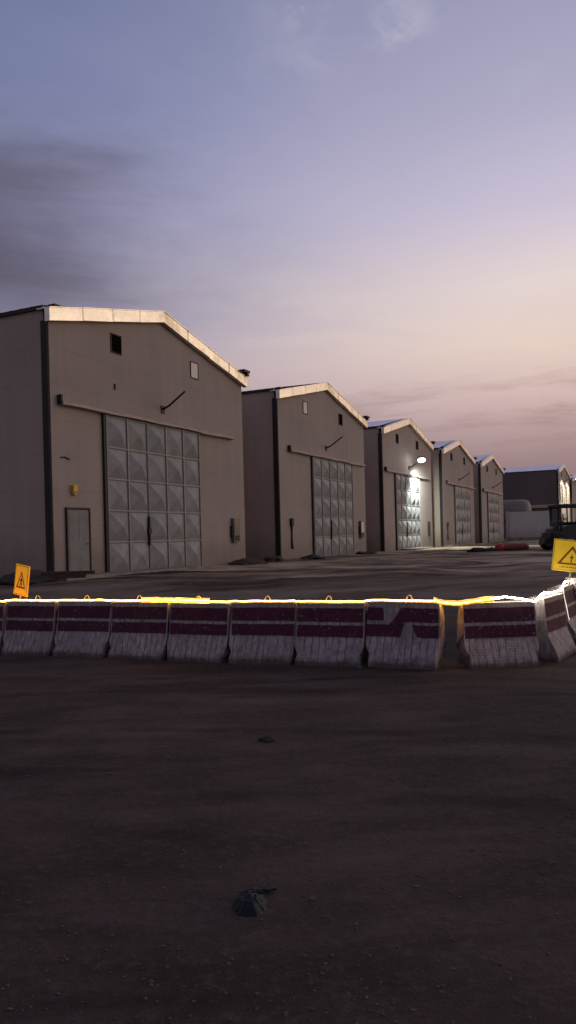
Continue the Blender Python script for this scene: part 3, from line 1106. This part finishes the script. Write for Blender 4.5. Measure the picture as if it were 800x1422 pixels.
def sign(loc, rz, tilt, w, h, mat, kind, label, lean=0.0, z0=0.07):
    root = empty('warning_sign', loc, 0, label, 'sign')
    root.rotation_euler = Euler((lean, tilt, rz))
    mb = MB()
    mb.box(-w / 2, w / 2, -0.012, 0.012, z0, z0 + h)
    bd = mb.build('board', mat, root, 0.006)
    mb = MB()
    frame_rect(mb, -w / 2 + .008, w / 2 - .008, z0 + .008, z0 + h - .008, 0.012, -0.0165, -0.0115)
    mb.build('border', M['sign_edge'], bd)
    mb = MB()
    mb.tube([(0, 0.0, -0.12), (0, 0.0, z0 + 0.004)], 0.014, 8)
    mb.build('post', M['loop'], root)
    mb = MB()
    if kind == 'bolt':
        tri_ring(mb, 0.0, z0 + h * 0.22, w * 0.74, h * 0.60, 0.26, -0.0125)
    else:
        tri_ring(mb, 0.0, z0 + h * 0.24, w * 0.66, h * 0.56, 0.26, -0.0125)
    mb.build('triangle', M['sign_red'], bd)
    mb = MB()
    y0, y1 = -0.0150, -0.0125
    if kind == 'bolt':
        cx, cz, s = 0.0, z0 + h * 0.31, h * 0.28
        pts = [(0.10, 1.0), (-0.22, 0.42), (0.00, 0.46), (-0.08, 0.10), (-0.16, 0.12), (-0.02, -0.08), (0.06, 0.16), (-0.01, 0.13), (0.20, 0.62), (-0.02, 0.58)]
        pts = [(cx + a * s, cz + b * s) for a, b in pts]
        mb.prism_xz([pts[0], pts[1], pts[2], pts[8], pts[9]], y0, y1)
        mb.prism_xz([pts[8], pts[2], pts[3], pts[7]], y0, y1)
        mb.prism_xz([pts[3], pts[4], pts[5], pts[6], pts[7]], y0 - .0003, y1)
        # unreadable small line of print under the triangle
        xx = -w * 0.30
        rr = random.Random(4)
        while xx < w * 0.30:
            l = rr.uniform(0.008, 0.018)
            mb.box(xx, xx + l, y0, y1, z0 + h * 0.115, z0 + h * (0.14 + 0.012 * rr.random()))
            xx += l + rr.uniform(0.006, 0.014)
    else:
        # walking figure
        s = h * 0.30
        cx, cz = 0.0, z0 + h * 0.295
        def P(a, b): return (cx + a * s, y0, cz + b * s)
        bmh = [P(0.045 * math.cos(q) + 0.02, 0.98 + 0.06 * math.sin(q)) for q in [2 * math.pi * i / 10 for i in range(10)]]
        mb.face(bmh)
        def limb(a, b, w0, w1):
            a, b = Vector((a[0], a[1])), Vector((b[0], b[1]))
            d = (b - a).normalized()
            n = Vector((-d.y, d.x))
            q = [a + n * w0, a - n * w0, b - n * w1, b + n * w1]
            mb.prism_xz([(cx + p.x * s, cz + p.y * s) for p in q], y0 - random.random() * .0006, y1)
        limb((0.02, 0.88), (0.0, 0.45), 0.085, 0.07)
        limb((0.0, 0.47), (0.13, 0.22), 0.06, 0.05)
        limb((0.13, 0.24), (0.10, 0.0), 0.05, 0.04)
        limb((-0.01, 0.47), (-0.08, 0.22), 0.06, 0.05)
        limb((-0.07, 0.24), (-0.22, 0.03), 0.05, 0.04)
        limb((0.04, 0.84), (0.16, 0.60), 0.045, 0.035)
        limb((0.00, 0.84), (-0.15, 0.62), 0.045, 0.035)
    mb.build('pictogram', M['sign_black'], bd)
    return root


p = top_point(ROW[1], -0.31, 0.015, 0.02)
sign(p, R(-30), R(9), 0.30, 0.47, M['sign_orange'], 'walk', 'orange warning sign with walking figure in red triangle, standing on the left barrier')
p = top_point(BENDS[1], 0.1, 0.0, 0.0)
sign((3.97, 11.05, p.z), R(-10), R(7), 0.52, 0.45, M['sign_yellow'], 'bolt', 'yellow warning sign with lightning bolt in red triangle at the right edge', z0=0.20)

# ------------------------------------------------------------------ far boundary wall and tank
WO = (30.6, 91.0)
root = empty('boundary_wall', (WO[0], WO[1], 0.6), RZ, 'white rendered boundary wall closing the yard behind the row of warehouses', 'wall')
mb = MB()
mb.box(0.0, 0.25, 0.0, 4.7, -0.3, 3.4)
mb.build('wall_panel', M['whitewall'], root)
mb = MB()
mb.box(-0.05, 0.30, -0.2, -0.003, -0.3, 3.5)
mb.box(-0.05, 0.30, 4.703, 4.95, -0.3, 3.5)
mb.build('pier', M['whitewall'], root)
mb = MB()
mb.box(0.03, 0.2, 5.5, 9.0, -0.3, 3.3)
mb.build('wall_panel', M['whitewall'], root)
mb = MB()
mb.box(-0.15, -0.004, -0.2, 4.8, -0.3, 0.35)
mb.build('plinth', M['concrete'], root)

tk = empty('storage_tank', (28.0, 98.0, 0.6), RZ + R(90), 'pale rounded tank showing above the white boundary wall', 'tank')
mb = MB()
prof = [(-2.6, 0.05), (-2.55, 0.8), (-2.3, 1.25), (-1.9, 1.45), (1.9, 1.45), (2.3, 1.25), (2.55, 0.8), (2.6, 0.05)]
mb.tube([(x, 0, 3.6) for x, r in prof], [r for x, r in prof], 28)
mb.build('vessel', simple('tank_shell', (0.19, 0.16, 0.14), 0.6, 0.0, 0.2, 1.5), tk)
for x in (-1.5, 1.5):
    mb = MB()
    mb.box(x - 0.15, x + 0.15, -1.1, 1.1, -0.2, 2.5)
    mb.build('support', M['concrete'], tk)

# ------------------------------------------------------------------ compact loader
M['mach'] = simple('machine_paint', (0.030, 0.030, 0.032), 0.45, 0.1, 0.3, 3.0)
M['machred'] = simple('machine_dull_red', (0.10, 0.035, 0.03), 0.5, 0.0, 0.3, 3.0)
M['tyre'] = simple('tyre_rubber', (0.012, 0.012, 0.012), 0.85, 0.0, 0.3)
M['cabglass'] = simple('grey_rim', (0.12, 0.12, 0.13), 0.4, 0.2)
LX, LY = 14.5, 40.5
ldr = empty('compact_tractor', (LX, LY, ground_z(LX, LY)), R(8), 'dark open cab yard tractor with canopy parked behind the yellow hazard sign', 'tractor')
mb = MB()
mb.prism_xz([(-1.0, 0.55), (1.9, 0.55), (1.9, 1.25), (0.9, 1.35), (-0.2, 1.25), (-1.0, 0.95)], -0.5, 0.5)
mb.build('chassis', M['mach'], ldr, 0.03)
mb = MB()
mb.prism_xz([(0.75, 1.0), (1.95, 0.9), (1.98, 1.55), (0.8, 1.72)], -0.48, 0.48)
mb.build('engine_cover', M['machred'], ldr, 0.05)
mb = MB()
mb.box(-0.72, 1.08, -0.62, 0.62, 2.27, 2.36)
mb.build('canopy', M['mach'], ldr, 0.02)
for x, y in ((-0.62, -0.54), (-0.62, 0.54), (0.95, -0.54), (0.95, 0.54)):
    mb = MB()
    mb.tube([(x + (0.05 if x < 0 else 0), y, 1.0), (x, y, 2.275)], 0.045, 8)
    mb.build('canopy_post', M['mach'], ldr)
mb = MB()
mb.box(0.2, 0.7, -0.26, 0.26, 1.28, 1.42)
mb.prism_xz([(0.62, 1.40), (0.76, 1.40), (0.86, 1.95), (0.76, 1.97)], -0.25, 0.25)
mb.build('seat', M['tyre'], ldr, 0.03)
st = MB()
st.tube([(-0.35, 0, 1.1), (-0.12, 0, 1.62)], 0.035, 8)
s0 = st.build('steering_column', M['mach'], ldr)
st = MB()
ring = []
for i in range(21):
    a = 2 * math.pi * i / 20
    ring.append(Vector((-0.12, 0, 1.62)) + Vector((0.15 * math.cos(a) * 0.85, 0.19 * math.sin(a), -0.07 * math.cos(a))))
st.tube(ring, 0.018, 6, caps=False)
st.build('steering_wheel', M['tyre'], s0)
for x, r in ((-0.72, 0.42), (1.25, 0.42)):
    for y in (-0.66, 0.66):
        mb = MB()
        prof = [(-0.16, r * 0.62), (-0.16, r * 0.93), (-0.11, r), (0.11, r), (0.16, r * 0.93), (0.16, r * 0.62)]
        mb.tube([(x, y + a, r) for a, q in prof], [q for a, q in prof], 24)
        w = mb.build('wheel', M['tyre'], ldr)
        mb = MB()
        mb.tube([(x, y - 0.165, r), (x, y + 0.165, r)], r * 0.55, 18)
        mb.build('rim', M['cabglass'], w)
mb = MB()
mb.box(-1.18, -0.99, -0.42, 0.42, 0.42, 0.92)
mb.prism_xz([(-1.42, 0.30), (-1.18, 0.30), (-1.18, 0.62), (-1.34, 0.62)], -0.3, 0.3)
mb.build('counterweight', M['mach'], ldr, 0.02)
mb = MB()
frame_rect(mb, -0.60, 0.94, 1.0, 2.26, 0.09, 0.50, 0.53)
frame_rect(mb, -0.60, 0.94, 1.0, 2.26, 0.09, -0.53, -0.50)
mb.box(0.30, 0.37, 0.502, 0.528, 1.09, 2.17)
mb.box(-0.51, 0.85, 0.505, 0.525, 1.09, 1.45)
mb.build('cab_frame', M['mach'], ldr)
mb = MB()
mb.box(-0.70, -0.66, -0.45, 0.45, 1.0, 1.5)
mb.prism_xz([(-0.98, 0.9), (-0.6, 0.9), (-0.6, 1.3), (-0.95, 1.12)], -0.4, 0.4)
mb.build('dashboard', M['mach'], ldr, 0.02)

# ------------------------------------------------------------------ red bundle, rubble, litter
def lump(r, seed, sc, amp=0.35, sub=3, freq=1.6):
    bm = bmesh.new()
    bmesh.ops.create_icosphere(bm, subdivisions=sub, radius=1.0)
    for v in bm.verts:
        n = noise.fractal(v.co * freq + Vector((seed * 3.1, seed, 0)), 0.9, 2.0, 4)
        v.co *= 1 + amp * n
        v.co = Vector((v.co.x * sc[0], v.co.y * sc[1], v.co.z * sc[2])) * r
    me = bpy.data.meshes.new('lump')
    bm.to_mesh(me)
    bm.free()
    return me


def put(name, me, mat, loc, rz, label, cat, group=None):
    me.name = name
    me.materials.clear()
    me.materials.append(mat)
    o = link(name, me)
    o.location = loc
    o.rotation_euler = (0, 0, rz)
    return tag(o, label, cat, group)


rb = (12.0, 41.5)
root = empty('red_bundle', (rb[0], rb[1], ground_z(*rb)), R(6), 'long low bundle wrapped in red sheeting lying on the yard', 'bundle')
mb = MB()
path, rr = [], []
for i in range(13):
    x = -0.78 + 1.6 * i / 12
    path.append((x, 0.02 * noise.noise(Vector((x * 3, 1, 1))), 0.19 + 0.03 * noise.noise(Vector((x * 2, 7, 1)))))
    rr.append((0.20 + 0.03 * noise.noise(Vector((x * 2.2, 3, 2)))) * (0.85 if i in (0, 12) else 1))
mb.tube(path, rr, 10)
mb.build('sheeting', simple('dull_red_sheet', (0.21, 0.045, 0.03), 0.6, 0.0, 0.4, 4.0, 0.5, 0.05), root)
mb = MB()
mb.tube([(-0.98, 0, 0.19), (-0.93, 0, 0.19), (-0.72, 0.0, 0.2), (-0.60, 0.0, 0.2)], [0.10, 0.18, 0.222, 0.215], 12)
mb.build('end_wrap', simple('bright_red_sheet', (0.42, 0.03, 0.03), 0.5, 0.0, 0.25, 4.0, 0.4, 0.04), root)

M['rubble'] = simple('dark_rubble', (0.035, 0.027, 0.023), 0.9, 0.0, 0.4, 3.0, 0.5)
M['rubble2'] = simple('brown_rubble', (0.11, 0.085, 0.07), 0.9, 0.0, 0.35, 4.0, 0.5)
root = empty('rubble_heap', (10.35, 41.0, ground_z(10.35, 41.0)), 0, 'low dark rubble heap on the lit yard left of the red bundle', 'rubble')
for i, (x, y, s) in enumerate(((-0.42, 0, .26), (-0.05, .1, .20), (0.32, 0.0, .24), (0.62, .1, .16), (-.75, .1, .14), (.1, -.15, .12))):
    o = link('stone', lump(s, i + 3, (1.35, 0.9, 0.55)), root)
    o.data.materials.append(M['rubble'])
    o.location = (x, y, s * 0.3)

# mounds of spoil at the foot of the walls between the first warehouses
def near_wall(s, out):
    p = P0 + DIR * s + Vector((DIR.y, -DIR.x)) * out
    return p


M['spoil'] = simple('spoil_earth', (0.040, 0.029, 0.024), 0.95, 0.0, 0.4, 5.0, 0.6, 0.05)
for i, (s, out, r, sc, lab) in enumerate((
        (10.3, 0.9, 0.7, (1.6, .8, .32), 'low dark earth mound under the meter cabinet of the nearest warehouse'),
        (13.4, 0.5, 0.55, (1.7, .9, .45), 'dark earth mound in the gap between the two nearest warehouses'),
        (16.8, 0.9, 0.55, (2.0, .9, .36), 'dark earth mound at the left foot of the second warehouse'),
        (24.0, 1.1, 0.6, (1.8, .9, .30), 'dark earth mound before the right side of the second warehouse'),
        (-1.4, 0.3, 0.7, (1.5, 1.0, .4), 'dark earth mound at the left corner of the nearest warehouse'))):
    p = near_wall(s, out)
    me = lump(r, i + 11, sc, 0.4, 4, 1.3)
    for q in me.polygons:
        q.use_smooth = True
    put('earth_mound', me, M['spoil'], (p.x, p.y, ground_z(p.x, p.y) - 0.02), RZ + 0.2 * i, lab, 'mound', 'earth mounds along the warehouses')

# timber lying at the left corner of the first warehouse
p = near_wall(-1.2, 1.4)
mb = MB()
mb.box(-1.0, 0.6, -0.09, 0.09, 0.0, 0.10)
mb.box(-0.6, 0.85, -0.07, 0.08, 0.102, 0.19)
o = mb.build('timber_stack', simple('old_timber', (0.055, 0.034, 0.025), 0.8, 0.0, 0.35, 6.0), None, 0.012)
o.location = (p.x, p.y, ground_z(p.x, p.y) + 0.1)
o.rotation_euler = (0, 0, R(4))
tag(o, 'dark timber beams lying at the left corner of the nearest warehouse', 'timber')

# single stones and litter on the foreground
def px_ground(px, py):
    """photo pixel to a point on the flat foreground"""
    r = R(1.49)
    dx, dy = px - 400.0, 711.0 - py + 35.5
    ex, ez = dx * math.cos(r) + dy * math.sin(r), -dx * math.sin(r) + dy * math.cos(r)
    k = -H_EYE / ez
    return ex * k, 1080.0 * k


for i, (px, py, s, lab) in enumerate(((370, 1027, .045, 'dark fist sized stone lying alone on the open ground in the middle'),
                                      (499, 928, .035, 'small pale stone at the foot of the arrow painted barrier'))):
    x, y = px_ground(px, py)
    me = lump(s, i + 30, (1.5, 1.0, 0.75), 0.4, 2)
    put('stone', me, M['rubble'] if i != 1 else M['rubble2'], (x, y, ground_z(x, y) + s * .3), i * 1.1, lab, 'stone')

x, y = px_ground(348, 1262)
root = empty('crumpled_bag', (x, y, ground_z(x, y)), R(10), 'crumpled dark blue plastic bag lying on the ground at the bottom', 'bag')
N = 46
vs, fs = [], []
for a in range(N + 1):
    for b_ in range(N + 1):
        u, v = a / N * 2 - 1, b_ / N * 2 - 1
        # square to disc, then an irregular torn outline
        dx, dy = u * math.sqrt(1 - v * v / 2), v * math.sqrt(1 - u * u / 2)
        an = math.atan2(dy, dx)
        rr = math.hypot(dx, dy)
        edge = 1 + 0.20 * noise.noise(Vector((math.cos(an) * 1.6, math.sin(an) * 1.6, 2.2))) + 0.08 * noise.noise(Vector((math.cos(an) * 5, math.sin(an) * 5, 8)))
        x_, y_ = dx * edge * 0.076, dy * edge * 0.105
        f1 = noise.ridged_multi_fractal(Vector((x_ * 16 + 3, y_ * 13, 1.0)), 1.0, 2.0, 4, 1.0, 2.0)
        z_ = (0.010 + 0.021 * f1) * (1 - rr ** 3) + 0.004 * noise.noise(Vector((x_ * 60, y_ * 60, 4)))
        vs.append((x_ + 0.012 * noise.noise(Vector((y_ * 30, x_ * 30, 1))), y_, z_ - 0.012 * rr ** 4))
for a in range(N):
    for b_ in range(N):
        k0 = a * (N + 1) + b_
        fs.append((k0, k0 + 1, k0 + N + 2, k0 + N + 1))
me = bpy.data.meshes.new('bag_body')
me.from_pydata(vs, [], fs)
M['bag'] = simple('dark_blue_plastic', (0.004, 0.008, 0.011), 0.5, 0.0, 0.3, 8.0, 0.1, spec=0.25)
me.materials.append(M['bag'])
for q in me.polygons:
    q.use_smooth = True
o = link('bag_body', me, root)
o.location = (0, 0, 0.006)
me2 = lump(1.0, 50, (0.080, 0.026, 0.008), 0.5, 4, 2.2)
me2.materials.append(M['bag'])
o = link('bag_neck', me2, root)
o.location = (0.055, 0.118, 0.008)
o.rotation_euler = (0, 0, R(6))

# ------------------------------------------------------------------ sky, sun, camera
SUN_AZ, SUN_EL = 66.0, 3.0
world = bpy.data.worlds.new('World')
SC.world = world
world.use_nodes = True
t = NT(world.node_tree)
for n in list(t.n):
    t.n.remove(n)
out = t.new('ShaderNodeOutputWorld')
tc = t.new('ShaderNodeTexCoord')
vec = tc.outputs['Generated']
sep = t.new('ShaderNodeSeparateXYZ')
t.l.new(vec, sep.inputs[0])
DEG = 180 / math.pi
el = t.mul(t.math('ARCSINE', sep.outputs[2]), DEG)
az = t.mul(t.math('ARCTAN2', sep.outputs[0], sep.outputs[1]), DEG)


def elramp(stops):
    # elevation -10..90 -> 0..1
    return t.ramp(t.math('DIVIDE', t.plus(el, 10.0), 100.0), [((e + 10) / 100.0, lin(*c)) for e, c in stops])


nz = t.noise(t.map(vec, (2.2, 2.2, 5.5)), 1.6, 6, 0.6, 0.5)
nz2 = t.noise(t.map(vec, (1.4, 1.4, 9.0), loc=(3, 1, 7)), 2.4, 6, 0.62, 0.3)
A = elramp([(-10, (74, 58, 60)), (0, (138, 113, 118)), (4.5, (150, 122, 126)), (7, (180, 151, 151)), (10, (215, 186, 181)), (13, (231, 207, 196)), (17, (229, 212, 209)), (22, (202, 192, 212)), (28, (174, 170, 197)), (36, (150, 151, 181)), (90, (88, 95, 134))])
B = elramp([(-10, (62, 53, 58)), (0, (122, 108, 122)), (10, (148, 138, 162)), (16, (146, 146, 180)), (24, (130, 136, 174)), (35, (109, 119, 156)), (90, (76, 86, 126))])
Cc = elramp([(-10, (60, 52, 56)), (0, (134, 122, 130)), (20, (126, 124, 146)), (90, (76, 84, 116))])
azw = t.plus(az, t.mul(t.sub(nz, 0.5), 16.0))
f = t.step(azw, -26.0, 21.0)
col = t.mix(f, B, A)
back = t.step(t.math('ABSOLUTE', t.sub(az, 30.0)), 70.0, 150.0)
col = t.mix(back, col, Cc)


def gauss(a0, e0, sa, se, src_az=az, src_el=el):
    a = t.math('DIVIDE', t.sub(src_az, a0), sa)
    b = t.math('DIVIDE', t.sub(src_el, e0), se)
    return t.math('EXPONENT', t.mul(t.plus(t.mul(a, a), t.mul(b, b)), -0.5))


# dark cloud banks low on the left
eln = t.plus(el, t.mul(t.sub(nz, 0.5), 7.0))
azn = t.plus(az, t.mul(t.sub(nz2, 0.5), 18.0))
d1 = gauss(-23.0, 24.6, 7.0, 2.0, azn, eln)
d2 = gauss(-24.0, 18.6, 11.5, 2.5, azn, eln)
dk = t.math('MINIMUM', t.plus(t.mul(d1, 0.7), t.mul(d2, 0.9)), 1.0)
col = t.mix(dk, col, lin(84, 76, 90))
# thin streaks of cloud above the horizon on the right
st = t.mul(t.step(nz2, 0.47, 0.62), gauss(16.0, 8.3, 22.0, 2.2))
col = t.mix(t.mul(st, 0.55), col, lin(150, 118, 118))
st2 = t.mul(t.step(nz2, 0.40, 0.56), gauss(20.0, 14.0, 14.0, 2.6))
col = t.mix(t.mul(st2, 0.3), col, lin(232, 214, 198))
# a few small bright wisps high up
nw = t.noise(t.map(vec, (5, 5, 9), loc=(1.3, 0.2, 4.0)), 3.2, 6, 0.65, 0.4)
wm = t.step(nw, 0.40, 0.62)
w = t.plus(t.plus(t.mul(gauss(9.2, 33.0, 1.6, 1.0, az, el), 0.9), t.mul(gauss(1.9, 34.3, 1.4, 0.8, az, el), 0.8)), t.mul(gauss(17.4, 29.0, 1.0, 0.7, az, el), 0.4))
w = t.plus(w, t.mul(gauss(2.0, 31.5, 3.0, 0.8, az, el), 0.3))
col = t.mix(t.mul(t.mul(w, wm), 0.75), col, lin(186, 184, 200))
# overall soft mottling
col = t.mix(t.mul(t.step(nz, 0.35, 0.7), 0.08), col, lin(150, 140, 165))
# after-sunset glow to the right of the frame
gl = gauss(80.0, 13.0, 17.0, 9.0)
glow = t.mix(1.0, (1.0, 0.76, 0.40, 1), gl, 'MULTIPLY')
addn = t.new('ShaderNodeMix', data_type='RGBA', blend_type='ADD')
addn.inputs[0].default_value = 1.0
t.l.new(col, addn.inputs[6])
sc_ = t.new('ShaderNodeVectorMath', operation='SCALE')
t.l.new(glow, sc_.inputs[0])
sc_.inputs[3].default_value = 1.7
t.l.new(sc_.outputs[0], addn.inputs[7])
bg = t.new('ShaderNodeBackground')
t.l.new(addn.outputs[2], bg.inputs[0])
bg.inputs[1].default_value = 1.0
sky = t.new('ShaderNodeTexSky')
sky.sky_type = 'NISHITA'
sky.sun_disc = False
sky.sun_elevation = R(SUN_EL)
sky.sun_rotation = R(SUN_AZ)
bg2 = t.new('ShaderNodeBackground')
t.l.new(sky.outputs[0], bg2.inputs[0])
bg2.inputs[1].default_value = 0.006
ad = t.new('ShaderNodeAddShader')
t.l.new(bg.outputs[0], ad.inputs[0])
t.l.new(bg2.outputs[0], ad.inputs[1])
t.l.new(ad.outputs[0], out.inputs[0])

sd = bpy.data.lights.new('sun', 'SUN')
sd.energy = 0.10
sd.angle = R(20)
sd.color = (1.0, 0.72, 0.5)
so = bpy.data.objects.new('sun', sd)
COL.objects.link(so)
sdir = Vector((math.sin(R(SUN_AZ)) * math.cos(R(SUN_EL)), math.cos(R(SUN_AZ)) * math.cos(R(SUN_EL)), math.sin(R(SUN_EL))))
so.rotation_euler = (-sdir).to_track_quat('-Z', 'Y').to_euler()
so.location = (30, 10, 30)

cd = bpy.data.cameras.new('camera')
cam = bpy.data.objects.new('camera', cd)
COL.objects.link(cam)
cam.location = (0, 0, H_EYE)
cam.rotation_euler = (R(90), R(1.49), 0)
cd.sensor_fit = 'VERTICAL'
cd.sensor_height = 36.0
cd.lens = 36.0 * 1080 / 1422
cd.shift_y = 35.5 / 1422
cd.clip_start = 0.05
cd.clip_end = 6000
SC.camera = cam
SC.view_settings.view_transform = 'Standard'
SC.view_settings.look = 'None'
SC.view_settings.exposure = 0
SC.view_settings.gamma = 1
SC.cycles.max_bounces = 6
